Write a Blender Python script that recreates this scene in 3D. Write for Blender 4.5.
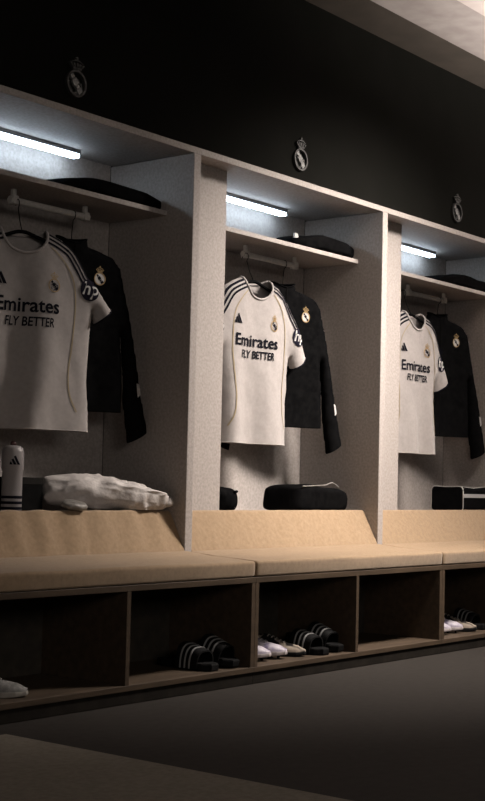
import bpy, bmesh, math, random
from math import sin, cos, pi, sqrt, radians
from mathutils import Vector, Matrix, noise
from mathutils.geometry import delaunay_2d_cdt

scene = bpy.context.scene
for o in list(bpy.data.objects):
    bpy.data.objects.remove(o)
COL = scene.collection
random.seed(7)

# ------------------------------------------------------------ camera
cd = bpy.data.cameras.new('camera')
cam = bpy.data.objects.new('camera', cd); COL.objects.link(cam); scene.camera = cam
F = Vector((0.78301165, 0.61907434, 0.06033005))
R = Vector((0.6189584, -0.78509143, 0.02284642))
U = Vector((-0.06150824, -0.01945277, 0.99791699))
M = Matrix((R, U, -F)).transposed().to_4x4()
M.translation = Vector((0, 0, 0.754))
cam.matrix_world = M
cd.sensor_fit = 'HORIZONTAL'; cd.sensor_width = 36; cd.lens = 1379.18 * 36 / 485
cd.clip_start = 0.05; cd.clip_end = 60

# ------------------------------------------------------------ world, lamps, exposure
w = bpy.data.worlds.new('world'); scene.world = w; w.use_nodes = True
w.node_tree.nodes['Background'].inputs[0].default_value = (0.8, 0.85, 1, 1)
w.node_tree.nodes['Background'].inputs[1].default_value = 0.0
vs = scene.view_settings
vs.view_transform = 'Standard'; vs.look = 'None'; vs.exposure = 0.0; vs.gamma = 1; vs.use_curve_mapping = False

def area(name, loc, sx, sy, power, col, target, spread=180):
    l = bpy.data.lights.new(name, 'AREA'); l.shape = 'RECTANGLE'; l.size = sx; l.size_y = sy
    l.energy = power; l.color = col; l.spread = radians(spread)
    o = bpy.data.objects.new(name, l); COL.objects.link(o); o.location = loc
    o.rotation_euler = (Vector(target) - Vector(loc)).to_track_quat('-Z', 'Y').to_euler()
    return o
WARM = (1.0, 0.90, 0.82)
area('ceiling_lamp', (5.58, 2.25, 2.88), 0.7, 0.6, 76, WARM, (5.12, 3.6, 0.95), 80)
area('ceiling_lamp', (7.10, 2.25, 2.88), 1.0, 0.6, 15, WARM, (6.7, 3.6, 0.9), 100)
area('ceiling_lamp', (8.6, 2.25, 2.88), 1.2, 0.6, 34, WARM, (8.3, 3.6, 0.9), 105)
area('room_fill', (0.9, -1.6, 1.9), 1.6, 1.0, 23, WARM, (4.4, 3.5, 1.6), 150)  # unseen fill light, added to lift the bay sides and the dark wall
area('ceiling_fill', (6.4, 1.9, 2.10), 2.6, 0.3, 68, WARM, (6.3, 2.35, 2.91), 95)
LED_STRENGTH = 18.0

# ------------------------------------------------------------ materials
def new_mat(name):
    m = bpy.data.materials.new(name); m.use_nodes = True
    nt = m.node_tree
    return m, nt, nt.nodes['Principled BSDF']
def mat(name, c1, c2=None, scale=200, rough=0.8, bump=0.0, bscale=None, metal=0.0, detail=3, lo=.35, hi=.65, stretch=None, sheen=0, spec=.4):
    m, nt, b = new_mat(name)
    N = nt.nodes; L = nt.links
    b.inputs['Roughness'].default_value = rough; b.inputs['Metallic'].default_value = metal
    b.inputs['Specular IOR Level'].default_value = spec
    if sheen: b.inputs['Sheen Weight'].default_value = sheen
    tc = N.new('ShaderNodeTexCoord'); mp = N.new('ShaderNodeMapping')
    L.new(tc.outputs['Object'], mp.inputs[0])
    if stretch: mp.inputs['Scale'].default_value = stretch
    if c2:
        n = N.new('ShaderNodeTexNoise'); n.inputs['Scale'].default_value = scale; n.inputs['Detail'].default_value = detail
        L.new(mp.outputs[0], n.inputs[0])
        r = N.new('ShaderNodeValToRGB'); r.color_ramp.elements[0].position = lo; r.color_ramp.elements[1].position = hi
        r.color_ramp.elements[0].color = (*c1, 1); r.color_ramp.elements[1].color = (*c2, 1)
        L.new(n.outputs[0], r.inputs[0]); L.new(r.outputs[0], b.inputs['Base Color'])
    else:
        b.inputs['Base Color'].default_value = (*c1, 1)
    if bump:
        n2 = N.new('ShaderNodeTexNoise'); n2.inputs['Scale'].default_value = bscale or scale; n2.inputs['Detail'].default_value = 4
        L.new(mp.outputs[0], n2.inputs[0])
        bp = N.new('ShaderNodeBump'); bp.inputs['Strength'].default_value = bump; bp.inputs['Distance'].default_value = 0.004
        L.new(n2.outputs[0], bp.inputs['Height']); L.new(bp.outputs[0], b.inputs['Normal'])
    return m
def emis(name, col, s):
    m, nt, b = new_mat(name)
    b.inputs['Base Color'].default_value = (*col, 1)
    b.inputs['Emission Color'].default_value = (*col, 1); b.inputs['Emission Strength'].default_value = s
    return m
M_ = {}
M_['laminate'] = mat('pale_speckled_laminate', (0.27, 0.242, 0.225), (0.35, 0.318, 0.298), 90, 0.7, 0.08, 300, detail=6)
M_['wood'] = mat('brown_bench_wood', (0.048, 0.033, 0.021), (0.074, 0.050, 0.031), 18, 0.55, 0.05, 80, stretch=(.25, 2, 2), detail=6)
M_['plinth'] = mat('dark_plinth', (0.012, 0.010, 0.008), (0.018, 0.015, 0.012), 25, 0.85, spec=.1)
M_['cubby'] = mat('cubby_board', (0.030, 0.026, 0.020), (0.045, 0.037, 0.028), 25, 0.7)
M_['tan'] = mat('tan_cushion_fabric', (0.210, 0.142, 0.081), (0.270, 0.188, 0.113), 60, 0.95, 0.35, 420, detail=8, lo=.3, hi=.7, sheen=.2)
M_['wall'] = mat('black_wall_paint', (0.0062, 0.0063, 0.0054), (0.0074, 0.0073, 0.0064), 6, 0.95, 0.03, 120, spec=.02)
M_['sidewall'] = mat('dark_wall_paint', (0.05, 0.048, 0.045), (0.06, 0.057, 0.053), 6, 0.8)
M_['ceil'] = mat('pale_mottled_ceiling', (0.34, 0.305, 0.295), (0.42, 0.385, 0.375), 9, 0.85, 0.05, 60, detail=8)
M_['ceil_dark'] = mat('brown_ceiling_strip', (0.055, 0.046, 0.038), (0.07, 0.058, 0.048), 8, 0.8)
M_['floor'] = mat('dark_rubber_floor', (0.026, 0.023, 0.020), (0.032, 0.028, 0.025), 30, 0.8, 0.05, 300, detail=6, spec=.12)
M_['mat'] = mat('grey_brown_carpet', (0.18, 0.162, 0.132), (0.22, 0.20, 0.165), 60, 0.95, 0.25, 600, detail=6, spec=.1)
M_['rail'] = mat('frosted_rail', (0.42, 0.40, 0.38), (0.5, 0.48, 0.45), 80, 0.45)
M_['steel'] = mat('brushed_steel', (0.30, 0.30, 0.30), None, rough=0.4, metal=0.9)
M_['relief'] = mat('grey_relief_metal', (0.022, 0.022, 0.021), (0.036, 0.036, 0.035), 120, 0.6, metal=0.0)
M_['relief_bright'] = mat('pale_relief_metal', (0.13, 0.13, 0.13), (0.24, 0.24, 0.235), 160, 0.5, metal=0.0)
M_['white'] = mat('white_jersey_knit', (0.275, 0.252, 0.243), (0.305, 0.282, 0.270), 60, 0.85, 0.2, 700, detail=8, sheen=.15)
M_['black'] = mat('black_fabric', (0.0035, 0.0035, 0.0038), (0.0055, 0.0055, 0.0057), 40, 1.0, 0.2, 300, spec=0.0)
M_['print'] = mat('dark_print', (0.006, 0.006, 0.010), None, rough=0.9, spec=.08)
M_['gold'] = mat('gold_piping', (0.26, 0.205, 0.12), None, rough=0.5)
M_['whiteprint'] = mat('white_print', (0.42, 0.41, 0.40), None, rough=0.6)
M_['hpdisc'] = mat('navy_badge', (0.008, 0.007, 0.014), None, rough=0.9, spec=.08)
M_['crestgold'] = mat('crest_gold', (0.26, 0.17, 0.07), None, rough=0.5)
M_['led'] = emis('cool_led', (0.68, 0.84, 1.0), LED_STRENGTH)
M_['crumple'] = mat('crumpled_white_sheet', (0.38, 0.35, 0.335), (0.48, 0.45, 0.43), 25, 0.7, 0.5, 90, detail=6)
M_['greyfilm'] = mat('grey_film', (0.12, 0.115, 0.105), (0.20, 0.19, 0.175), 40, 0.4, 0.4, 60)
M_['boxblack'] = mat('black_card', (0.004, 0.004, 0.004), (0.006, 0.006, 0.006), 30, 0.9, spec=.02)
M_['boxgrey'] = mat('dark_grey_card', (0.016, 0.015, 0.014), None, rough=0.9, spec=.02)
M_['bottle'] = mat('white_bottle_plastic', (0.22, 0.205, 0.205), None, rough=0.45)
M_['nozzle'] = mat('dark_red_plastic', (0.06, 0.02, 0.02), None, rough=0.5)
M_['rubber'] = mat('black_rubber', (0.004, 0.004, 0.0045), (0.006, 0.006, 0.006), 60, 0.7, spec=.12)
M_['stripe'] = mat('pale_stripe', (0.28, 0.28, 0.28), None, rough=0.6)
M_['boot'] = mat('white_lilac_boot', (0.40, 0.37, 0.41), (0.20, 0.17, 0.27), 26, 0.5, detail=3, lo=.45, hi=.6)
M_['patchy'] = mat('black_beige_shoe', (0.010, 0.009, 0.009), (0.26, 0.22, 0.18), 17, 0.8, spec=.1, lo=.50, hi=.56, detail=1)
M_['sole_white'] = mat('pale_sole', (0.42, 0.38, 0.38), None, rough=0.5)
M_['greyshoe'] = mat('grey_mesh_shoe', (0.16, 0.16, 0.15), (0.26, 0.25, 0.24), 70, 0.7, 0.2, 200)
M_['greysole'] = mat('beige_grey_sole', (0.30, 0.28, 0.25), None, rough=0.6)

# ------------------------------------------------------------ helpers
def tag(o, label=None, cat=None, group=None, kind=None):
    if label: o['label'] = label
    if cat: o['category'] = cat
    if group: o['group'] = group
    if kind: o['kind'] = kind
    return o
def empty(name, loc=(0, 0, 0), rz=0):
    o = bpy.data.objects.new(name, None); COL.objects.link(o)
    o.location = loc; o.rotation_euler = (0, 0, rz); o.empty_display_size = .05
    return o
def link(name, bm, m, parent=None, smooth=False, bevel=0, loc=None, clean=True):
    if clean:
        bmesh.ops.recalc_face_normals(bm, faces=bm.faces[:])
    me = bpy.data.meshes.new(name); bm.to_mesh(me); bm.free()
    me.materials.append(m)
    if smooth:
        for p in me.polygons: p.use_smooth = True
    o = bpy.data.objects.new(name, me); COL.objects.link(o)
    if parent: o.parent = parent
    if loc: o.location = loc
    if bevel:
        b = o.modifiers.new('bevel', 'BEVEL'); b.width = bevel; b.segments = 2; b.limit_method = 'ANGLE'
    return o
def box(bm, x0, x1, y0, y1, z0, z1):
    vs_ = [bm.verts.new((x, y, z)) for z in (z0, z1) for y in (y0, y1) for x in (x0, x1)]
    for f in ((0, 2, 3, 1), (4, 5, 7, 6), (0, 1, 5, 4), (2, 6, 7, 3), (0, 4, 6, 2), (1, 3, 7, 5)):
        bm.faces.new([vs_[i] for i in f])
def board(name, b, m, parent=None, bevel=0.0015):
    bm = bmesh.new(); box(bm, *b)
    return link(name, bm, m, parent, bevel=bevel)
def tube(bm, pts, r, n=10, closed=False, caps=True):
    pts = [Vector(p) for p in pts]; N = len(pts); rings = []
    up = Vector((0, 0, 1))
    for i, p in enumerate(pts):
        if closed: t = (pts[(i + 1) % N] - pts[i - 1]).normalized()
        else: t = (pts[min(i + 1, N - 1)] - pts[max(i - 1, 0)]).normalized()
        a = up if abs(t.dot(up)) < .95 else Vector((0, 1, 0))
        u = t.cross(a).normalized(); v = t.cross(u).normalized()
        rr = r[i] if isinstance(r, (list, tuple)) else r
        rings.append([bm.verts.new(p + u * rr * cos(2 * pi * k / n) + v * rr * sin(2 * pi * k / n)) for k in range(n)])
    for i in range(N if closed else N - 1):
        A, B = rings[i], rings[(i + 1) % N]
        for k in range(n):
            bm.faces.new((A[k], A[(k + 1) % n], B[(k + 1) % n], B[k]))
    if caps and not closed:
        bm.faces.new(rings[0]); bm.faces.new(rings[-1][::-1])
def copy_tree(o, parent=None):
    c = o.copy(); COL.objects.link(c)
    if parent: c.parent = parent
    for ch in list(o.children): copy_tree(ch, c)
    return c
def densify(pts, closed=False, step=.02):
    out = []
    n = len(pts)
    for i in range(n if closed else n - 1):
        a, b = Vector(pts[i]), Vector(pts[(i + 1) % n])
        k = max(1, int((b - a).length / step))
        for j in range(k): out.append(tuple(a + (b - a) * j / k))
    if not closed: out.append(tuple(pts[-1]))
    return out
def catmull(pts, k=6):
    P = [Vector(p) for p in pts]; out = []
    for i in range(len(P) - 1):
        p0 = P[max(i - 1, 0)]; p1 = P[i]; p2 = P[i + 1]; p3 = P[min(i + 2, len(P) - 1)]
        for j in range(k):
            t = j / k
            out.append(.5 * ((2 * p1) + (-p0 + p2) * t + (2 * p0 - 5 * p1 + 4 * p2 - p3) * t * t + (-p0 + 3 * p1 - 3 * p2 + p3) * t ** 3))
    out.append(P[-1])
    return [tuple(v) for v in out]

# ------------------------------------------------------------ key dimensions (metres)
W = 1.40                        # one locker bay
YF, YB, YS, YSH, YK = 3.548, 3.207, 3.629, 3.687, 4.009
ZT, ZC = 2.098, 2.072           # top of the lockers, underside of the header
ZST, ZSEAT = 0.6415, 0.484
T = 0.0435
XP = 0.29                       # filler width
def XK(k): return 4.186 + W * (k - 1)
ZCEIL = 2.91
RX0, RX1, RY0 = -1.6, 9.9, -2.6

# ------------------------------------------------------------ setting
def struct(name, b, m):
    o = board(name, b, m, bevel=0); o['kind'] = 'structure'; return o
struct('floor', (RX0, RX1, RY0, 4.3, -0.10, 0.0), M_['floor'])
bm = bmesh.new()
box(bm, RX0, 2.80, RY0, 3.07, 0.0005, 0.006)
o = link('floor_carpet', bm, M_['mat'], bevel=.002); o['kind'] = 'structure'
bm = bmesh.new()
box(bm, RX0, RX1, 4.06, 4.3, 0, ZCEIL)
box(bm, RX0, RX1, YF + 0.002, 4.06, ZT + 0.002, ZCEIL)
o = link('wall_back', bm, M_['wall']); o['kind'] = 'structure'
struct('wall_left', (RX0 - .1, RX0, RY0, 4.3, 0, ZCEIL), M_['sidewall'])
struct('wall_right', (RX1, RX1 + .1, RY0, 4.3, 0, ZCEIL), M_['sidewall'])
struct('wall_front', (RX0, RX1, RY0 - .1, RY0, 0, ZCEIL), M_['sidewall'])
struct('ceiling', (RX0 - .1, RX1 + .1, RY0 - .1, 3.311, ZCEIL, ZCEIL + .1), M_['ceil'])
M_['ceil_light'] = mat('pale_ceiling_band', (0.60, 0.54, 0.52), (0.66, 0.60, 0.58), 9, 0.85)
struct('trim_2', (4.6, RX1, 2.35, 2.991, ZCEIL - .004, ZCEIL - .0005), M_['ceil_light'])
struct('trim_1', (RX0 - .1, RX1 + .1, 3.311, 4.3, ZCEIL, ZCEIL + .1), M_['ceil_dark'])

# ------------------------------------------------------------ locker bays
def make_locker():
    root = empty('locker')
    L = M_['laminate']
    board('side_panel', (W - T, W - .0005, 0, .462, .44, ZC), L, root, .003)
    bm = bmesh.new()
    box(bm, 0, W - .0005, 0, .102, ZC, ZT)
    box(bm, 0, W - .0005, .1035, .462, ZC + .004, ZT)
    link('top_panel', bm, L, root, bevel=.0015)
    board('back_panel', (0, W - T, .462, .478, .60, ZT), L, root)
    board('base_panel', (0, W - T, .118, .462, .612, .632), L, root)
    bm = bmesh.new()
    box(bm, 0, XP, YS + .02 - YF, YS + .04 - YF, .632, ZC + .004)
    box(bm, XP - .02, XP, YS + .04 - YF, YS + .10 - YF, .632, ZC + .004)
    link('filler_panel', bm, L, root, bevel=.0015)
    board('shelf', (XP - .02, W - T, YSH - YF, .462, 1.832, 1.852), L, root)
    strip = board('light_strip', (.27, 1.087, .370, .415, ZC - .012, ZC + .004), M_['steel'], root)
    board('diffuser', (.272, 1.085, .375, .410, ZC - .026, ZC - .0122), M_['led'], strip, bevel=0)
    bm = bmesh.new()
    tube(bm, [(.645, .29, 1.79), (1.06, .29, 1.79)], .0125, 14)
    rail = link('clothes_rail', bm, M_['rail'], root, smooth=False)
    for x in (.665, 1.04):
        bm = bmesh.new()
        box(bm, x - .008, x + .008, .282, .298, 1.803, 1.832)
        box(bm, x - .013, x + .013, .274, .306, 1.774, 1.806)
        link('bracket', bm, M_['rail'], rail, bevel=.002)
    return root

def make_bench():
    root = empty('shoe_bench')
    A, B = -.0217, W - .0217
    y0, y1 = 0, .42
    board('top_board', (A, B, y0, y1, .381, .402), M_['wood'], root)
    board('bottom_board', (A, B, y0, y1, .045, .0647), M_['wood'], root)
    for x in (A + .0005, B - .0225):
        board('side_board', (x, x + .022, y0 + .001, y1, .0647, .381), M_['wood'], root)
    m = (A + B) / 2
    board('divider', (m - .010, m + .010, y0 + .001, y1, .0647, .381), M_['wood'], root)
    board('back_board', (A + .023, B - .023, y1 - .012, y1, .0647, .381), M_['cubby'], root)
    board('plinth', (A, B, y0 + .006, y1, 0.001, .045), M_['plinth'], root)
    return root

def soft_bar(name, prof, x0, x1, nx, disp, m, parent=None, endr=.012):
    """closed YZ profile swept along X, rounded ends, displaced by disp(x,y,z)->Vector"""
    bm = bmesh.new(); rings = []
    cy = sum(p[0] for p in prof) / len(prof); cz = sum(p[1] for p in prof) / len(prof)
    xs = [(x0, .93), (x0 + endr * .3, .975), (x0 + endr, 1.0)]
    xs += [(x0 + endr + (x1 - x0 - 2 * endr) * i / nx, 1.0) for i in range(1, nx)]
    xs += [(x1 - endr, 1.0), (x1 - endr * .3, .975), (x1, .93)]
    for x, s in xs:
        ring = []
        for (y, z) in prof:
            v = Vector((x, cy + (y - cy) * (1 - (1 - s) * .3), cz + (z - cz) * s))
            ring.append(bm.verts.new(v + (disp(v) if disp else Vector())))
        rings.append(ring)
    n = len(prof)
    for i in range(len(rings) - 1):
        for k in range(n):
            bm.faces.new((rings[i][k], rings[i][(k + 1) % n], rings[i + 1][(k + 1) % n], rings[i + 1][k]))
    bm.faces.new(rings[0]); bm.faces.new(rings[-1][::-1])
    return link(name, bm, m, parent, smooth=True)

def rnd_prof(pts, r, k=4):
    """round the corners of a closed 2-D polygon, then densify"""
    out = []; n = len(pts)
    for i in range(n):
        p = Vector(pts[i]); a = Vector(pts[i - 1]); b = Vector(pts[(i + 1) % n])
        ri = r[i] if isinstance(r, (list, tuple)) else r
        d1 = (a - p).normalized() * ri; d2 = (b - p).normalized() * ri
        for j in range(k + 1):
            t = j / k
            out.append(tuple((1 - t) ** 2 * (p + d1) + 2 * t * (1 - t) * p + t * t * (p + d2)))
    return densify(out, True, .02)

seat_prof = rnd_prof([(YB + .001, .404), (YB - .003, .463), (3.42, .474), (3.544, .486), (3.544, .404)], [.008, .013, .05, .006, .004])
slope_prof = rnd_prof([(3.5455, .478), (3.628, .6425), (3.645, .6425), (3.645, .445), (3.5455, .445)], [.004, .010, .004, .004, .004])
def seat_disp(seed):
    def f(v):
        d = Vector()
        if v.z > .44:
            d.z += .0022 * noise.noise(Vector((v.x * 5, v.y * 7, seed))) + .0010 * noise.noise(Vector((v.x * 25, v.y * 25, seed)))
        if v.y < 3.22:
            d.y += .0025 * noise.noise(Vector((v.x * 6, v.z * 10, seed + 3)))
        return d
    return f
def slope_disp(seed, amp):
    def f(v):
        if v.y > 3.642 or v.z < .46: return Vector()
        s = (v.z - .47) / .17
        a = amp * sin((v.x - .35 * v.z) * 44 + 3 * noise.noise(Vector((v.x * 2.2, v.z * 2, seed)))) * max(0, .35 + .65 * noise.noise(Vector((v.x * 4, v.z, seed + 9))) + .4)
        b = .0015 * noise.noise(Vector((v.x * 22, v.z * 22, seed)))
        return Vector((0, -1, .45)) * (a * min(1, .3 + s) + b)
    return f

lockers = []
base_locker = make_locker(); base_bench = make_bench()
lab_l = {0: 'pale empty locker bay at the far left end of the row',
         1: 'pale open locker bay at the left holding the bottle and crumpled bag',
         2: 'pale open locker bay in the middle, lit brightly on its front edges',
         3: 'pale open locker bay at the right edge with the piped black pouch',
         4: 'pale open locker bay beyond the right edge of the photo'}
lab_b = {0: 'dark shoe bench section left of the one with the single grey shoe',
         1: 'wooden shoe bench section at the left with a grey shoe toe and slides',
         2: 'wooden shoe bench section in the middle, its right cubby empty',
         3: 'wooden shoe bench section at the right edge of the photo',
         4: 'brown wooden shoe bench section beyond the right edge of the photo'}
lab_s = {1: 'tan seat cushion at the left, below the crumpled white bag, dim at its left end',
         2: 'tan seat cushion in the middle between the two cushion joints',
         3: 'tan seat cushion at the right, cut by the photo edge',
         0: 'tan seat cushion at the far left end', 4: 'tan seat cushion beyond the right edge'}
lab_p = {1: 'wrinkled tan sloped pad under the crumpled white bag in the left bay',
         2: 'smooth tan sloped pad in the middle bay under the black slouched bag',
         3: 'smooth tan sloped pad in the right bay under the piped black pouch',
         0: 'tan sloped pad in the far left bay', 4: 'tan sloped pad beyond the right edge'}
for k in range(-1, 4):
    x = XK(k)
    lo = base_locker if k == -1 else copy_tree(base_locker)
    lo.location = (x, YF, 0); tag(lo, lab_l[k + 1], 'locker', 'open locker bays in a row')
    be = base_bench if k == -1 else copy_tree(base_bench)
    be.location = (x, YB, 0); tag(be, lab_b[k + 1], 'bench', 'shoe bench sections under the lockers')
    c = soft_bar('seat_cushion', [(y - 3.4, z - .404) for y, z in seat_prof], -.0217 + .004, W - .0217 - .004, 70,
                 (lambda f: lambda v: f(v + Vector((0, 3.4, .404))))(seat_disp(k * 7.3)), M_['tan'], endr=.02)
    c.location = (x, 3.4, .404); tag(c, lab_s[k + 1], 'cushion', 'tan seat cushions on the bench')
    p = soft_bar('sloped_pad', [(y - 3.6, z - .445) for y, z in slope_prof], .002, W - T - .002, 150,
                 (lambda f: lambda v: f(v + Vector((0, 3.6, .445))))(slope_disp(k * 3.1 + 1, .0060 if k <= 0 else .0006)), M_['tan'], endr=.006)
    p.location = (x, 3.6, .445); tag(p, lab_p[k + 1], 'cushion', 'tan sloped pads behind the seat')

# ------------------------------------------------------------ 2-D shapes for prints and crests
def poly_tri(loops, step=None):
    """list of loops -> (verts2d, faces) by constrained triangulation; loops[0] outer"""
    vs_, es = [], []
    for lp in loops:
        s = len(vs_); n = len(lp)
        vs_ += [Vector(p) for p in lp]; es += [(s + i, s + (i + 1) % n) for i in range(n)]
    extra = []
    if step:
        xs = [p[0] for p in loops[0]]; ys = [p[1] for p in loops[0]]
        x = min(xs) + step * .5
        while x < max(xs):
            y = min(ys) + step * .5
            while y < max(ys):
                extra.append(Vector((x + random.uniform(-.1, .1) * step, y + random.uniform(-.1, .1) * step))); y += step
            x += step
    r = delaunay_2d_cdt(vs_ + extra, es, [], 3 if len(loops) > 1 else 1, 1e-6)
    us = sorted({i for f in r[2] for i in f}); mp = {a: b for b, a in enumerate(us)}
    return [r[0][i] for i in us], [tuple(mp[i] for i in f) for f in r[2]]
def ellipse(cx, cy, rx, ry, n=28, a0=0, a1=2 * pi):
    return [(cx + rx * cos(a0 + (a1 - a0) * i / n), cy + ry * sin(a0 + (a1 - a0) * i / n)) for i in range(n)]
def emblem_shapes():
    """crowned round badge in a unit frame: ring r=.32 round (0,-.16), crown on top. returns dict of 2-D polygons lists"""
    cy = -.17
    n = 36
    ring = []
    for i in range(n):
        a, b = 2 * pi * i / n, 2 * pi * (i + 1) / n
        ring.append([(.33 * cos(a), cy + .33 * sin(a)), (.33 * cos(b), cy + .33 * sin(b)), (.275 * cos(b), cy + .275 * sin(b)), (.275 * cos(a), cy + .275 * sin(a))])
    band = []
    d = Vector((.62, -.78)).normalized(); nrm = Vector((-d.y, d.x))
    c = Vector((0, cy))
    for s0, s1, w0 in ((-.26, -.15, .055), (-.13, .03, .085), (.045, .12, .06), (.135, .26, .08)):
        q = [c + d * s0 - nrm * w0, c + d * s1 - nrm * w0, c + d * s1 + nrm * w0, c + d * s0 + nrm * w0]
        band.append([tuple(v) for v in q])
    mono = []
    for (x0, y0, x1, y1) in ((-.17, .02, -.02, .12), (.05, .12, .15, -.02), (.17, .04, .20, -.12), (-.2, -.1, -.12, -.2), (-.08, -.24, .04, -.2)):
        a = Vector((x0, y0 + cy)); b = Vector((x1, y1 + cy)); t = (b - a).normalized(); m = Vector((-t.y, t.x)) * .018
        mono.append([tuple(a - m), tuple(b - m), tuple(b + m), tuple(a + m)])
    crown = [[(-.14, .17), (.14, .17), (.15, .215), (-.15, .215)]]
    for k in range(5):
        x = -.15 + .075 * k
        xx = x * 1.45
        crown.append([(x - .022, .225), (x + .022, .225), (xx + .03, .33 - abs(k - 2) * .012), (xx - .03, .33 - abs(k - 2) * .012)])
    crown.append([(-.20, .345), (-.07, .40), (.07, .40), (.20, .345), (.19, .325), (.07, .37), (-.07, .37), (-.19, .325)])
    crown.append(ellipse(0, .44, .035, .04, 10))
    return ring, band, mono, crown
def bars_mark():
    """three slanted bars rising to the right, unit width"""
    out = []
    for i, h in enumerate((.26, .48, .72)):
        x = -.5 + i * .30
        out.append([(x, 0), (x + .26, 0), (x + .26 - h * .0, .0), (x + .26 - .50 * h + .0, h * .86), (x - .50 * h + .06, h * .60)])
    res = []
    for i, h in enumerate((.28, .52, .78)):
        x1 = -.5 + .34 * (i + 1)
        w_ = .27
        s = .56
        res.append([(x1 - w_, 0), (x1, 0), (x1 - h * s, h), (x1 - h * s - w_ * .62, h - w_ * .62 * .55)] if i else
                   [(x1 - w_, 0), (x1, 0), (x1 - h * s, h), (x1 - h * s - w_ * .35, h * .72)])
    return res

# ------------------------------------------------------------ relief crests on the dark wall
def make_crest():
    root = empty('wall_crest')
    ring, band, mono, crown = emblem_shapes()
    S = .150
    def relief(name, polys, m, y0, y1):
        bm = bmesh.new()
        for pl in polys:
            a = [bm.verts.new((x * S, y0, z * S)) for x, z in pl]; b = [bm.verts.new((x * S, y1, z * S)) for x, z in pl]
            bm.faces.new(a); bm.faces.new(b[::-1])
            for i in range(len(pl)):
                j = (i + 1) % len(pl); bm.faces.new((a[i], b[i], b[j], a[j]))
        bmesh.ops.remove_doubles(bm, verts=bm.verts, dist=1e-6)
        return link(name, bm, m, root)
    relief('ring', ring, M_['relief'], -.012, 0)
    relief('band', band, M_['relief_bright'], -.009, 0)
    relief('monogram', mono, M_['relief'], -.007, 0)
    relief('crown', crown, M_['relief'], -.012, 0)
    return root
cr = make_crest()
cl = ['grey metal crowned crest above the left bay, almost lost in the dark',
      'grey metal crowned crest above the middle bay, clearest of the three',
      'grey metal crowned crest above the right bay near the photo edge']
for i, k in enumerate((1, 2, 3)):
    c = cr if i == 0 else copy_tree(cr)
    c.location = (3.467 + .695 * 2 * i * .9975, YF + .001, 2.212)
    tag(c, cl[i], 'crest', 'metal crests on the dark wall')

# ------------------------------------------------------------ hanging garments
def text_polys(body, size, bold=.0, shear=0.0, space=1.0):
    cu = bpy.data.curves.new('t', 'FONT'); cu.body = body; cu.size = size; cu.offset = bold; cu.shear = shear
    cu.align_x = 'CENTER'; cu.align_y = 'CENTER'; cu.space_character = space; cu.resolution_u = 3
    o = bpy.data.objects.new('t', cu); COL.objects.link(o)
    dg = bpy.context.evaluated_depsgraph_get(); e = o.evaluated_get(dg); me = e.to_mesh()
    vs_ = [(v.co.x, v.co.y) for v in me.vertices]; fs = [tuple(p.vertices) for p in me.polygons]
    e.to_mesh_clear(); bpy.data.objects.remove(o); bpy.data.curves.remove(cu)
    return vs_, fs

class Garment:
    def __init__(s, right, neckf, neckb, T_, Rr, seed, foldamp, foldk, lean=0):
        # right: list of (x,z,open_flag_for_edge_after); mirrored for the left side
        s.T, s.R, s.seed, s.fa, s.fk = T_, Rr, seed, foldamp, foldk
        s.closed = []
        pr = []
        for i, (x, z, op) in enumerate(right):
            if i < len(right) - 1 and not op:
                x2, z2, _ = right[i + 1]
                s.closed += [((x, z), (x2, z2)), ((-x, z), (-x2, z2))]
        R2 = [(x, z) for x, z, _ in right]
        L2 = [(-x, z) for x, z in R2][::-1]
        s.front = densify(L2 + neckf + R2, True, .014)
        s.back = densify(L2 + neckb + R2, True, .014)
    def dist(s, x, z):
        m = 1e9
        for (ax, az), (bx, bz) in s.closed:
            dx, dz = bx - ax, bz - az
            t = max(0, min(1, ((x - ax) * dx + (z - az) * dz) / (dx * dx + dz * dz + 1e-12)))
            d = (x - ax - t * dx) ** 2 + (z - az - t * dz) ** 2
            if d < m: m = d
        return sqrt(m)
    def fold(s, x, z):
        g = min(1, max(0, (-z - .03) / .55))
        a = s.fa * (.35 + 1.1 * g)
        n1 = noise.noise(Vector((x * 3, z * 1.3, s.seed)))
        f = a * sin(x * s.fk + 3.2 * n1 + s.seed) * (.6 + .6 * noise.noise(Vector((x * 2, z * 1.5, s.seed + 5))))
        f += .004 * noise.noise(Vector((x * 14, z * 9, s.seed + 2))) + .0022 * noise.noise(Vector((x * 30, z * 22, s.seed + 4)))
        return f
    def depth(s, x, z):
        q = min(s.dist(x, z) / s.R, 1)
        return s.T * sqrt(max(0, 1 - (1 - q) ** 2))
    def fy(s, x, z): return -s.depth(x, z) + s.fold(x, z)
    def by(s, x, z): return s.depth(x, z) + s.fold(x, z)
    def build(s, name, m, parent):
        bm = bmesh.new()
        for outl, fn in ((s.front, s.fy), (s.back, s.by)):
            v, f = poly_tri([outl], .014)
            bv = [bm.verts.new((p.x, fn(p.x, p.y), p.y)) for p in v]
            for q in f:
                try: bm.faces.new([bv[i] for i in q])
                except ValueError: pass
        bmesh.ops.remove_doubles(bm, verts=bm.verts, dist=4e-4)
        o = link(name, bm, m, parent, smooth=True)
        return o
    def decal(s, bm, vs_, fs, off=.002):
        bv = [bm.verts.new((x, s.fy(x, z) - off, z)) for x, z in vs_]
        for q in fs:
            try: bm.faces.new([bv[i] for i in q])
            except ValueError: pass
    def strip(s, bm, path, w0, off=.002):
        P = [Vector(p) for p in path]; prev = None
        for i, p in enumerate(P):
            t = (P[min(i + 1, len(P) - 1)] - P[max(i - 1, 0)]).normalized(); n = Vector((-t.y, t.x)) * w0 / 2
            cur = [bm.verts.new((q.x, s.fy(q.x, q.y) - off, q.y)) for q in (p - n, p, p + n)]
            if prev:
                bm.faces.new((prev[0], cur[0], cur[1], prev[1])); bm.faces.new((prev[1], cur[1], cur[2], prev[2]))
            prev = cur

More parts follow.
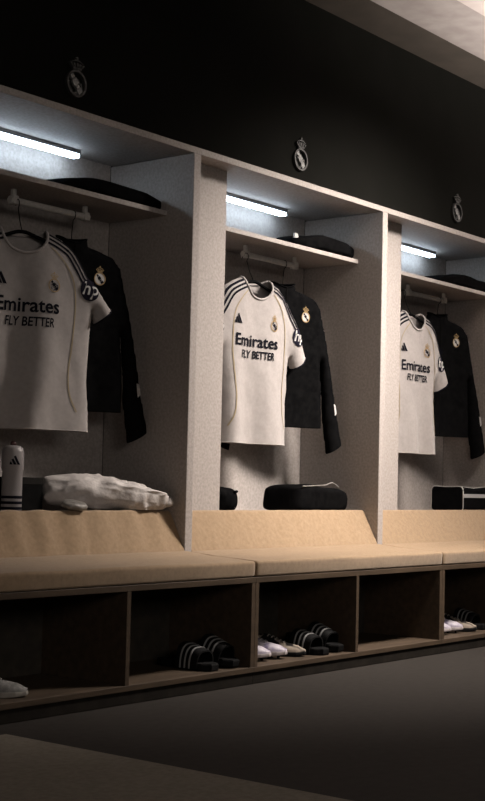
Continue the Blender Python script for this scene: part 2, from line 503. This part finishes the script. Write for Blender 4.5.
def polys_to(g, bm, polys, cx, cz, S, sx=1.0, off=.002):
    for pl in polys:
        v, f = poly_tri([[(cx + x * S * sx, cz + z * S) for x, z in pl]])
        g.decal(bm, [tuple(q) for q in v], f, off)

def add_crest(g, parent, cx, cz, S, dark, mainm):
    ring, band, mono, crown = emblem_shapes()
    bm = bmesh.new()
    polys_to(g, bm, ring + crown, cx, cz, S, off=.0025)
    o = link('crest', bm, mainm, parent, clean=False)
    bm = bmesh.new(); polys_to(g, bm, band + mono, cx, cz, S, off=.0028)
    link('crest_band', bm, dark, o, clean=False)

def make_jersey(seed, bw=.235, foldk=34, fa=.008, sz=1.0, sx=1.0, tk=1.0, to=0.0):
    root = empty('football_jersey')
    CX0, CZ0, CX1, CZ1 = .372 * sx, -.318 * sz, .262 * sx, -.385 * sz
    right = [(.090, 0, 0), (.150, -.022, 0), (.195, -.048, 0), (.228, -.085, 0), (.268 * (1 + sx) / 2, -.150, 0), (.322 * sx, -.235 * sz, 0), (CX0, CZ0, 1),
             (max(CX1, bw + .016), CZ1, 0), (bw + .006, CZ1 + .05, 0), (bw, -.42, 0), (bw - .003, -.55, 0), (bw + .004, -.66, 0), (bw + .006, -.735, 1)]
    nf = catmull([(-.090, 0), (-.082, -.042), (-.05, -.078), (0, -.092), (.05, -.078), (.082, -.042), (.090, 0)], 4)[1:-1]
    nb = catmull([(-.090, 0), (-.06, -.014), (0, -.020), (.06, -.014), (.090, 0)], 4)[1:-1]
    g = Garment(right, nf, nb, .038, .075, seed, fa, foldk)
    g.build('body', M_['white'], root)
    # collar band
    bm = bmesh.new()
    pts = [(-.09, 0)] + nf + [(.09, 0)]
    tube(bm, [(x, g.fy(x, z) - .001, z) for x, z in pts], .0055, 8)
    tube(bm, [(x, g.by(x, z) - .001, z) for x, z in [(-.09, 0)] + nb + [(.09, 0)]], .0055, 8)
    link('collar', bm, M_['white'], root, smooth=True)
    # hem and cuffs
    bm = bmesh.new()
    hem = [(-bw - .006 + (2 * bw + .012) * i / 40, -.735) for i in range(41)]
    tube(bm, [(x, g.fy(x, z), z) for x, z in hem] + [(x, g.by(x, z), z) for x, z in hem[::-1]], .0022, 6, closed=True)
    link('hem', bm, M_['white'], root, smooth=True)
    # shoulder stripes
    for sgn in (-1, 1):
        for j in range(3):
            off = .010 + .0165 * j
            path = []
            base = catmull([(.100, -.004), (.150, -.024), (.195, -.050), (.228, -.088), (.262, -.140), (.290, -.185)], 6)
            for i, p in enumerate(base):
                a = Vector(base[max(i - 1, 0)]); b = Vector(base[min(i + 1, len(base) - 1)]); t = (b - a).normalized()
                q = Vector(p) + Vector((t.y, -t.x)) * off
                path.append((sgn * q.x, q.y))
            bm = bmesh.new(); g.strip(bm, path, .0088, .0022)
            link('shoulder_stripe', bm, M_['print'], root, clean=False)
        # gold side piping
        bm = bmesh.new()
        path = catmull([(.088, -.062), (.118, -.088), (.160, -.140), (.182, -.205), (.186, -.30), (.178, -.42), (.168, -.52), (.176, -.60), (.205, -.665)], 8)
        g.strip(bm, [(sgn * x * min(1.12, bw / .235), z) for x, z in path], .0050, .0022)
        link('piping', bm, M_['gold'], root, clean=False)
    # cuffs
    for sgn in (-1, 1):
        bm = bmesh.new()
        C1 = max(CX1, bw + .016); cf = [(sgn * (CX0 + (C1 - CX0) * i / 10), CZ0 + (CZ1 - CZ0) * i / 10) for i in range(11)]
        tube(bm, [(x, g.fy(x, z), z) for x, z in cf] + [(x, g.by(x, z), z) for x, z in cf[::-1]], .0035, 6, closed=True)
        link('cuff', bm, M_['print'], root, smooth=True)
        bm = bmesh.new()
        BX, BZ = .272 * sx, -.238 * sz
        v, f = poly_tri([ellipse(sgn * BX, BZ, .040, .042, 28)], .012)
        g.decal(bm, [tuple(q) for q in v], f, .003)
        bd = link('sleeve_badge', bm, M_['hpdisc'], root, clean=False)
        bm = bmesh.new(); v, f = text_polys('hp', .072, .0008, .25)
        g.decal(bm, [(x + sgn * BX, z + BZ + .004) for x, z in v], f, .0045)
        link('lettering', bm, M_['whiteprint'], bd, clean=False)
    # chest prints
    bm = bmesh.new(); v, f = text_polys('Emirates', .074, .0014, 0, 1.0)
    xs = [x for x, _ in v]; k = .285 * tk / (max(xs) - min(xs))
    g.decal(bm, [(x * k + to, z * 1.0 - .285) for x, z in v], f, .003)
    v, f = text_polys('FLY BETTER', .048, .0010, .12, 1.0)
    xs = [x for x, _ in v]; k = .215 * tk / (max(xs) - min(xs))
    g.decal(bm, [(x * k + .010 + to, z * 1.0 - .345) for x, z in v], f, .003)
    link('lettering', bm, M_['print'], root, clean=False)
    bm = bmesh.new(); polys_to(g, bm, bars_mark(), -.125 * tk + to, -.212, .056, off=.003)
    link('maker_mark', bm, M_['print'], root, clean=False)
    add_crest(g, root, .118 * tk + to, -.190, .078, M_['print'], M_['crestgold'])
    return root

def make_jacket(seed):
    root = empty('track_jacket')
    right = [(.066, 0, 0), (.074, -.030, 0), (.125, -.042, 0), (.185, -.062, 0), (.222, -.105, 0), (.250, -.22, 0), (.288, -.38, 0), (.326, -.56, 0), (.366, -.745, 1),
             (.280, -.795, 0), (.252, -.64, 0), (.240, -.48, 0), (.228, -.36, 0), (.232, -.48, 0), (.238, -.60, 0), (.240, -.675, 1)]
    nf = catmull([(-.066, 0), (-.03, -.018), (0, -.024), (.03, -.018), (.066, 0)], 4)[1:-1]
    nb = catmull([(-.066, 0), (0, -.003), (.066, 0)], 4)[1:-1]
    g = Garment(right, nf, nb, .034, .06, seed, .006, 30)
    g.build('body', M_['black'], root)
    bm = bmesh.new()
    zp = [(0, -.024 - .64 * i / 40) for i in range(41)]
    tube(bm, [(x, g.fy(x, z) - .0005, z) for x, z in zp], .0028, 6)
    link('zip', bm, M_['boxblack'], root, smooth=True)
    bm = bmesh.new()
    cf = [(-.066, 0)] + nf + [(.066, 0)]
    tube(bm, [(x, g.fy(x, z), z) for x, z in cf] + [(x, g.by(x, z), z) for x, z in [(.066, 0)] + nb[::-1] + [(-.066, 0)]], .004, 6, closed=True)
    link('collar', bm, M_['black'], root, smooth=True)
    ring, band, mono, crown = emblem_shapes()
    bm = bmesh.new(); polys_to(g, bm, [ellipse(0, -.17, .27, .27, 20)], .112, -.142, .078, off=.002)
    e = link('crest', bm, M_['whiteprint'], root, clean=False)
    bm = bmesh.new(); polys_to(g, bm, ring + crown, .112, -.142, .078, off=.003)
    link('crest_ring', bm, M_['crestgold'], e, clean=False)
    bm = bmesh.new(); polys_to(g, bm, band, .112, -.142, .078, off=.0034)
    link('crest_band', bm, M_['print'], e, clean=False)
    for sgn in (-1, 1):
        bm = bmesh.new()
        v, f = poly_tri([[(sgn * x, z) for x, z in ((.296, -.555), (.318, -.560), (.326, -.600), (.304, -.612))]], .01)
        g.decal(bm, [tuple(q) for q in v], f, .003)
        link('sleeve_patch', bm, M_['whiteprint'], root, clean=False)
    return root

def make_hanger(drop, span):
    root = empty('clothes_hanger')
    bm = bmesh.new()
    pts = catmull([(-span, 0, -.055), (-span * .6, 0, -.028), (-.03, 0, .004), (0, 0, .010), (.03, 0, .004), (span * .6, 0, -.028), (span, 0, -.055)], 5)
    tube(bm, pts, .007, 8)
    link('shoulder_bar', bm, M_['boxblack'], root, smooth=True)
    bm = bmesh.new()
    H = drop
    pts = [(0, 0, .012), (0, 0, H * .6)] + [(0, .018 * sin(a) , H - .0 + .018 - .018 * cos(a) - .018) for a in ()]
    r = .0175
    arc = [(0, r * sin(a) * -1, H + r * cos(a) * -1) for a in [pi * .0 + pi * 1.35 * i / 12 for i in range(13)]]
    pts = [(0, 0, .012), (0, .004, H * .5), (0, .0, H - r * 1.2)] + [(0, -r * sin(2.6 - 4.0 * i / 14) * 1.0, H + r * cos(2.6 - 4.0 * i / 14)) for i in range(15)]
    tube(bm, pts, .0018, 6)
    link('hook', bm, M_['boxblack'], root, smooth=True)
    return root

YJ, YT, YR = 3.768, 3.852, YF + .29
# (jersey x, top z, rotation, width, jacket x, top z, rotation)
sets = [dict(jx=3.437, jz=1.672, jr=-20, bw=.285, fk=21, tk=.86, to=.012, sz=.86, sx=.98, kx=3.770, kz=1.700, kr=-17, s=3.3, ks=11.),
        dict(jx=4.832, jz=1.668, jr=-3, bw=.232, fk=30, tk=1.0, to=-.025, sz=1.0, sx=1.0, kx=5.155, kz=1.700, kr=-17, s=8.1, ks=4.),
        dict(jx=6.18, jz=1.668, jr=0, bw=.215, fk=36, tk=.93, to=-.015, sz=1.05, sx=.92, kx=6.583, kz=1.715, kr=-17, s=5.7, ks=7.)]
jl = ['white football jersey hanging in the dim left bay, widest, turned towards the viewer',
      'white football jersey hanging in the middle bay, the brightest of the three',
      'white football jersey hanging in the right bay, partly behind the filler panel']
kl = ['black jacket hanging behind the left jersey, its long sleeve reaching low',
      'black jacket with a gold and white crest hanging in the middle bay behind the jersey',
      'black jacket with a crest hanging in the right bay, cut by the photo edge']
places = ['left', 'middle', 'right']
for i, s in enumerate(sets):
    j = make_jersey(s['s'], s['bw'], s['fk'], .020, s['sz'], s['sx'], s['tk'], s['to'])
    j.location = (s['jx'], YJ, s['jz']); j.rotation_euler = (0, 0, radians(s['jr']))
    tag(j, jl[i], 'jersey', 'white football jerseys hanging in the lockers')
    k = make_jacket(s['ks'])
    k.location = (s['kx'], YT, s['kz']); k.rotation_euler = (0, 0, radians(s['kr']))
    tag(k, kl[i], 'jacket', 'black jackets hanging in the lockers')
    for (xx, yy, zz, rr, sp, what) in ((s['jx'], YJ, s['jz'] - .018, s['jr'], .175, 'jersey'), (s['kx'], YT, s['kz'] - .045, s['kr'], .19, 'jacket')):
        top = 1.79 + .0145
        h = make_hanger(top - zz - .017, sp)
        h.location = (xx, yy, zz); h.rotation_euler = (radians(-math.degrees(math.atan2(YR - yy, top - zz))), 0, radians(rr))
        tag(h, 'black hanger carrying the %s in the %s bay' % (what, places[i]), 'hanger', 'hangers on the clothes rails')

# ------------------------------------------------------------ soft goods
def blob(name, rx, ry, rz, e1, e2, disp, m, parent=None, nu=72, nv=36, flat=0.0, skirt=None):
    """superellipsoid sitting on z=0, with optional displacement"""
    bm = bmesh.new(); rings = []
    def p_(c, e): return math.copysign(abs(c) ** e, c)
    for i in range(nv + 1):
        v = -pi / 2 + pi * i / nv
        ring = []
        for j in range(nu):
            u = 2 * pi * j / nu
            co = Vector((rx * p_(cos(v), e1) * p_(cos(u), e2), ry * p_(cos(v), e1) * p_(sin(u), e2), rz * p_(sin(v), e1)))
            d = disp(co) if disp else Vector()
            co = co + d
            co.z = max(co.z + rz * (1 - flat), 0.0005 + 0.0004 * abs(co.x))
            ring.append(bm.verts.new(co))
        rings.append(ring)
    for i in range(nv):
        for j in range(nu):
            k = (j + 1) % nu
            bm.faces.new((rings[i][j], rings[i][k], rings[i + 1][k], rings[i + 1][j]))
    bmesh.ops.remove_doubles(bm, verts=bm.verts, dist=1e-5)
    return link(name, bm, m, parent, smooth=True)

# garments folded on the shelves
def shelf_garment(x, seed, label, L=.30, H=.036, prof=0):
    root = empty('folded_garment', (x, 3.81, 1.8525))
    def d(co):
        n = noise.noise(Vector((co.x * 7, co.y * 7, seed)))
        n2 = noise.noise(Vector((co.x * 22, co.y * 18, seed + 3)))
        t = co.x / L
        return Vector((.012 * n, .012 * n2, (.012 * n + .004 * n2 + (.012 * cos(t * 2.2) if co.z > 0 else 0))))
    blob('fold', L, .105, H, .55, .5, d, M_['black'], root)
    tag(root, label, 'clothing', 'dark garments on the locker shelves')
    return root
shelf_garment(3.91, 1.0, 'long dark folded garment lying on the shelf of the left bay', L=.31, H=.030)
g2 = shelf_garment(5.36, 6.0, 'dark folded garment with a small pale tag on the shelf of the middle bay', L=.26, H=.036)
bm = bmesh.new(); box(bm, -.262, -.232, -.065, -.055, .045, .066)
link('tag', bm, M_['whiteprint'], g2, bevel=.002)
shelf_garment(6.72, 9.0, 'dark folded garment on the shelf of the right bay at the photo edge', L=.28, H=.034)

# crumpled white bag and its trailing flap, left bay
ZB = .6325
bag = empty('crumpled_bag', (3.888, 3.760, ZB + .011), radians(-33))
def dbag(co):
    t = co.x / .25
    v = Vector((co.x * 9 + 2, co.y * 9, co.z * 12))
    rid = 1 - abs(noise.noise(v)) * 2.4
    r2 = 1 - abs(noise.noise(v * 2.1 + Vector((3, 1, 7)))) * 2
    r3 = 1 - abs(noise.noise(Vector((co.x * 12, co.y * 40, co.z * 40)))) * 2
    nrm = co.normalized()
    tp = max(0, t + .25) * .50
    drop = -.012 * max(0, t + .2) * 1.6
    k = 1 if co.z > 0 else .3
    return Vector((0, -co.y * tp * .5, (-co.z * tp) * k + (-.068 * tp * .9 if co.z < 0 else -.068 * tp * .35))) + nrm * (.014 * rid + .008 * r2 + .006 * r3 * max(0, t) - .014)
blob('sack', .255, .115, .070, .70, .70, dbag, M_['crumple'], bag, 140, 70)
def dend(co):
    n = noise.noise(co * 34)
    return co.normalized() * .009 * n
e_ = blob('gathered_end', .034, .036, .022, .6, .8, dend, M_['crumple'], bag, 44, 22); e_.location = (.262, .012, .012); e_.rotation_euler = (0, -.35, .2)
tag(bag, 'crumpled white bag lying on the wrinkled tan pad edge of the left bay', 'bag')
fl = blob('film_pouch', .058, .040, .016, .8, .9, lambda co: co.normalized() * .006 * noise.noise(co * 40), M_['greyfilm'], None, 40, 20)
fl.location = (3.615, 3.640, .6465); fl.rotation_euler = (radians(14), 0, .1)
tag(fl, 'small crumpled grey film pouch at the left end of the white bag', 'pouch')

# dark box between bottle and bag
b = empty('storage_box', (3.545, 3.915, ZB), 0)
board('carton', (-.10, .10, -.08, .08, 0, .118), M_['boxblack'], b, .003)
board('lid', (-.102, .102, -.082, .082, .100, .128), M_['boxgrey'], b, .003)
tag(b, 'dark box standing behind the crumpled white bag beside the white bottle', 'box')

# bottle
bt = empty('bottle', (3.405, 3.745, ZB), 0)
def lathe(bm, prof, n=32):
    rings = [[bm.verts.new((r * cos(2 * pi * k / n), r * sin(2 * pi * k / n), z)) for k in range(n)] for r, z in prof]
    for i in range(len(rings) - 1):
        for k in range(n):
            bm.faces.new((rings[i][k], rings[i][(k + 1) % n], rings[i + 1][(k + 1) % n], rings[i + 1][k]))
    bm.faces.new(rings[0][::-1]); bm.faces.new(rings[-1])
bm = bmesh.new(); lathe(bm, [(.034, 0), (.037, .004), (.037, .07), (.037, .148), (.040, .156), (.0405, .19), (.040, .218), (.036, .232), (.026, .240), (.012, .242)])
body = link('body', bm, M_['bottle'], bt, smooth=True)
for z in (.010, .030, .050):
    bm = bmesh.new(); lathe(bm, [(.0374, z), (.0376, z + .001), (.0376, z + .009), (.0374, z + .010)])
    link('band', bm, M_['print'], bt, smooth=True)
bm = bmesh.new(); lathe(bm, [(.011, .242), (.011, .250), (.008, .256), (.004, .258)], 16)
link('nozzle', bm, M_['nozzle'], bt, smooth=True)
bm = bmesh.new()
for pl in bars_mark():
    v, f = poly_tri([[(x * .042, z * .042) for x, z in pl]], .006)
    vv = []
    for q in v:
        a = radians(238) + q.x / .0405
        vv.append(bm.verts.new((.0412 * cos(a), .0412 * sin(a), .172 + q.y)))
    for q in f: bm.faces.new([vv[i] for i in q])
link('maker_mark', bm, M_['print'], bt, clean=False)
tag(bt, 'white bottle with dark bands near its base at the left edge of the left bay', 'bottle')

# black slouched bag, middle bay
sb = empty('wash_bag', (5.275, 3.775, ZB), radians(-3))
def dsb(co):
    t = co.x / .2
    n = noise.noise(co * 9)
    z = 0
    if co.z > 0: z = -.022 * max(0, t) ** 2 + .010 * n - .010 * (1 - min(1, abs(t + .1)))
    return Vector((.018 * n + (.02 * (co.z / .06) * (1 if co.x < 0 else .3)), .008 * noise.noise(co * 12 + Vector((4, 4, 4))), z))
blob('body', .20, .120, .063, .28, .34, dsb, M_['black'], sb, 90, 44)
bm = bmesh.new()
zp = catmull([(-.165, -.108, .117), (-.09, -.114, .120), (-.01, -.114, .124), (.030, -.106, .131), (.060, -.108, .135), (.085, -.122, .116)], 6)
tube(bm, zp, .0030, 8)
link('zip', bm, M_['greyfilm'], sb, smooth=True)
tag(sb, 'slouched black bag with a pale zip on top in the middle bay', 'bag')
# round pouch half hidden behind the filler
rp = empty('round_pouch', (4.625, 3.76, ZB))
blob('body', .075, .06, .053, .7, .8, lambda co: co.normalized() * (.006 * noise.noise(co * 20)), M_['black'], rp, 48, 24)
bm = bmesh.new(); tube(bm, catmull([(.02, -.055, .085), (.055, -.04, .088), (.070, -.01, .075), (.082, 0, .055)], 5), .006, 8)
link('flap_edge', bm, M_['black'], rp, smooth=True)
tag(rp, 'small black pouch peeking out behind the filler panel in the middle bay', 'pouch')

# piped pouch, right bay
pp = empty('piped_pouch', (6.742, 3.775, ZB))
bm = bmesh.new()
hx, hy, hh = .16, .098, .138
prof = rnd_prof([(-hy, .002), (-hy, hh), (hy, hh), (hy, .002)], [.022, .03, .03, .022])
rings = []
for x in [-hx, -hx * .97, -hx * .5, 0, hx * .5, hx * .97, hx]:
    s_ = .93 if abs(x) == hx else 1
    sag = -.010 * (1 - abs(x) / hx)
    rings.append([bm.verts.new((x, y * s_, (z - hh / 2) * s_ + hh / 2 + (sag if z > hh * .6 else 0) - (.006 * cos(y / hy * 1.5) if z > hh * .8 else 0))) for y, z in prof])
for i in range(len(rings) - 1):
    for k in range(len(prof)):
        k2 = (k + 1) % len(prof); bm.faces.new((rings[i][k], rings[i][k2], rings[i + 1][k2], rings[i + 1][k]))
endL = [(v.co.x, v.co.y, v.co.z) for v in rings[1]]
endR = [(v.co.x, v.co.y, v.co.z) for v in rings[-2]]
bm.faces.new(rings[0]); bm.faces.new(rings[-1][::-1])
link('body', bm, M_['black'], pp, smooth=False, bevel=.004)
for e in (endL, endR):
    bm = bmesh.new(); tube(bm, [Vector(p) * 1.0 for p in e], .0026, 6, closed=True)
    link('piping', bm, M_['rail'], pp, smooth=True)
board('stripe', (-hx * .95, hx * .95, -hy - .003, -hy - .0005, .074, .094), M_['stripe'], pp, .0005)
bm = bmesh.new(); tube(bm, [(-hx * .9, -hy * .7, hh - .006), (0, -hy * .7, hh - .013), (hx * .9, -hy * .7, hh - .006)], .003, 6)
link('zip', bm, M_['rail'], pp, smooth=True)
tag(pp, 'boxy black pouch with pale piping and a white stripe in the right bay', 'pouch')

# ------------------------------------------------------------ footwear
def interp(tab, t):
    n = len(tab) - 1; x = min(max(t, 0), 1) * n; i = min(int(x), n - 1); f = x - i
    f = f * f * (3 - 2 * f) * .5 + f * .5
    return tab[i] * (1 - f) + tab[i + 1] * f
SH_W = [.022, .032, .033, .031, .034, .041, .043, .036, .014]
SH_H = [.070, .088, .092, .084, .070, .056, .046, .040, .026]
def make_shoe(name, upm, solem, studs=False, laces=True, lacem=None):
    root = empty(name)
    Ln = .285; n = 28; zs = .012 if studs else .0
    bm = bmesh.new(); rings = []
    for i in range(n + 1):
        t = i / n; w_ = interp(SH_W, t); h = interp(SH_H, t) * 1.08
        x = -Ln / 2 + Ln * t; ring = []
        open_ = t < .40 and t > .04
        for k in range(19):
            a = pi * k / 18
            yy = w_ * cos(a) * (1.0 - .10 * sin(a)); zz = .016 + (h - .016) * sin(a) ** .75
            if open_: # ankle opening dips inwards
                d = (1 - abs((t - .22) / .18)) if abs(t - .22) < .18 else 0
                zz -= .045 * max(0, sin(a) - .80) / .2 * min(1, d * 2.2)
            ring.append(bm.verts.new((x, yy, zz + zs)))
        rings.append(ring)
    for i in range(n):
        for k in range(18):
            bm.faces.new((rings[i][k], rings[i + 1][k], rings[i + 1][k + 1], rings[i][k + 1]))
    bm.faces.new(rings[0]); bm.faces.new(rings[-1][::-1])
    link('upper', bm, upm, root, smooth=True)
    bm = bmesh.new(); top, bot = [], []
    pts = []
    for i in range(n + 1):
        t = i / n; pts.append((-Ln / 2 + Ln * t, interp(SH_W, t) + .004))
    outl = [(-Ln / 2 - .004, 0)] + pts + [(Ln / 2 + .005, 0)] + [(x, -y) for x, y in pts[::-1]]
    for z, s_ in ((0, .97), (.004, 1.0), (.014, 1.0), (.018, .98)):
        top.append([bm.verts.new((x * (1 - (1 - s_) * .3), y * s_, z + zs + (.006 * max(0, x / (Ln / 2)) ** 3 if z < .01 else 0))) for x, y in outl])
    for i in range(3):
        for k in range(len(outl)):
            k2 = (k + 1) % len(outl); bm.faces.new((top[i][k], top[i][k2], top[i + 1][k2], top[i + 1][k]))
    bm.faces.new(top[0][::-1]); bm.faces.new(top[3])
    sole = link('sole', bm, solem, root, smooth=False)
    if studs:
        for (x, y) in ((-.11, .018), (-.11, -.018), (-.075, .020), (-.075, -.020), (.03, .026), (.03, -.026), (.075, .026), (.075, -.026), (.11, 0)):
            bm = bmesh.new(); tube(bm, [(x, y, 0), (x, y, zs + .002)], [.004, .007], 8)
            link('stud', bm, M_['boxblack'], sole)
    if laces:
        bm = bmesh.new()
        for q in range(5):
            t = .46 + q * .055; w_ = interp(SH_W, t) * .42; h = interp(SH_H, t) * 1.08 + zs
            x = -Ln / 2 + Ln * t
            tube(bm, [(x, -w_, h - .004), (x + .004, 0, h + .002), (x + .008, w_, h - .004)], .0022, 6)
        link('laces', bm, lacem or M_['whiteprint'], root, smooth=True)
    return root

def make_slide():
    root = empty('slide_sandal')
    Ln = .27; n = 26
    bm = bmesh.new(); L_ = []
    tab = [.018, .032, .035, .034, .036, .043, .047, .043, .020]
    pts = [(-Ln / 2 + Ln * i / n, interp(tab, i / n)) for i in range(n + 1)]
    outl = pts + [(x, -y) for x, y in pts[::-1]]
    for z, s_ in ((0, .95), (.006, 1.0), (.022, 1.0), (.027, .96)):
        L_.append([bm.verts.new((x * (1 - (1 - s_) * .4), y * s_, z)) for x, y in outl])
    for i in range(3):
        for k in range(len(outl)):
            k2 = (k + 1) % len(outl); bm.faces.new((L_[i][k], L_[i][k2], L_[i + 1][k2], L_[i + 1][k]))
    bm.faces.new(L_[0][::-1]); bm.faces.new(L_[3])
    link('footbed', bm, M_['rubber'], root)
    def arch(xx, a, out=0.0):
        s_ = (xx - .0) / .055
        w_ = .053 - .002 * s_ + out; h = .088 - .014 * s_ + out
        return Vector((xx + .006 * sin(a), w_ * math.copysign(abs(cos(a)) ** .65, cos(a)), .006 + (h * sin(a) ** .7 if sin(a) > 1e-6 else 0)))
    def patch(name, x0, x1, out, thick, m, par):
        bm = bmesh.new(); na, nx = 20, 6
        O = [[bm.verts.new(arch(x0 + (x1 - x0) * i / nx, pi * k / na, out)) for k in range(na + 1)] for i in range(nx + 1)]
        I = [[bm.verts.new(arch(x0 + (x1 - x0) * i / nx, pi * k / na, out - thick)) for k in range(na + 1)] for i in range(nx + 1)]
        for i in range(nx):
            for k in range(na):
                bm.faces.new((O[i][k], O[i + 1][k], O[i + 1][k + 1], O[i][k + 1])); bm.faces.new((I[i][k], I[i][k + 1], I[i + 1][k + 1], I[i + 1][k]))
        for k in range(na):
            bm.faces.new((O[0][k], O[0][k + 1], I[0][k + 1], I[0][k])); bm.faces.new((O[nx][k], I[nx][k], I[nx][k + 1], O[nx][k + 1]))
        for i in range(nx):
            bm.faces.new((O[i][0], I[i][0], I[i + 1][0], O[i + 1][0])); bm.faces.new((O[i][na], O[i + 1][na], I[i + 1][na], I[i][na]))
        return link(name, bm, m, par, smooth=False)
    st = patch('strap', -.015, .085, 0, .006, M_['rubber'], root)
    for q in range(3):
        x = .006 + q * .021
        patch('stripe', x, x + .0065, .0012, .0016, M_['stripe'], st)
    return root

ZS = .0655
slide = make_slide()
boot = make_shoe('football_boot', M_['boot'], M_['sole_white'], studs=True)
patchy = make_shoe('trainer', M_['patchy'], M_['rubber'], lacem=M_['greysole'])
trainer = make_shoe('trainer', M_['greyshoe'], M_['greysole'], lacem=M_['greysole'])
used = {}
def put(proto, x, y, z, rz, label, cat, group, tilt=(0, 0)):
    if not used.get(proto.name): o = proto; used[proto.name] = 1
    else: o = copy_tree(proto)
    o.location = (x, y, z); o.rotation_mode = 'XYZ'; o.rotation_euler = (radians(tilt[0]), radians(tilt[1]), radians(rz))
    return tag(o, label, cat, group)
G1, G2, G3 = 'black slides in the bench cubbies', 'white football boots in the bench cubbies', 'trainers in the bench cubbies'
put(slide, 3.960, 3.365, ZS, -90, 'black slide with pale stripes, lower left one of the left bench pair', 'slide sandal', G1)
put(slide, 4.078, 3.365, ZS + .020, -88, 'black slide with pale stripes, raised right one of the left bench pair', 'slide sandal', G1, (0, 7))
put(slide, 4.672, 3.365, ZS, -90, 'black slide with pale stripes, left one behind the beige trainer in the middle bench section', 'slide sandal', G1)
put(slide, 4.790, 3.375, ZS + .020, -88, 'black slide tipped up, right one of the pair beside the middle cubby divider', 'slide sandal', G1, (0, 7))
put(boot, 4.285, 3.40, ZS, -62, 'white and lilac football boot against the left side board of the middle bench section', 'football boot', G2)
put(boot, 4.395, 3.40, ZS, -66, 'white and lilac football boot, right one of the pair beside the beige trainer', 'football boot', G2)
put(patchy, 4.515, 3.395, ZS, -64, 'low black and beige trainer between the white boots and the black slides', 'trainer', 'trainers in the bench cubbies')
put(trainer, 2.965, 3.37, ZS, -50, 'grey trainer toe at the left photo edge in the left bench cubby', 'trainer', G3)
put(boot, 5.712, 3.41, ZS, -62, 'white and lilac football boot against the side board of the right bench section', 'football boot', G2)
put(boot, 5.826, 3.41, ZS, -66, 'white and lilac football boot, right one of the pair in the right bench section', 'football boot', G2)
put(patchy, 5.945, 3.40, ZS, -64, 'low black and beige trainer beside the white boots in the right bench section', 'trainer', 'trainers in the bench cubbies')
put(slide, 6.115, 3.42, ZS, -90, 'black slide with pale stripes behind the beige trainer in the right bench section', 'slide sandal', G1)
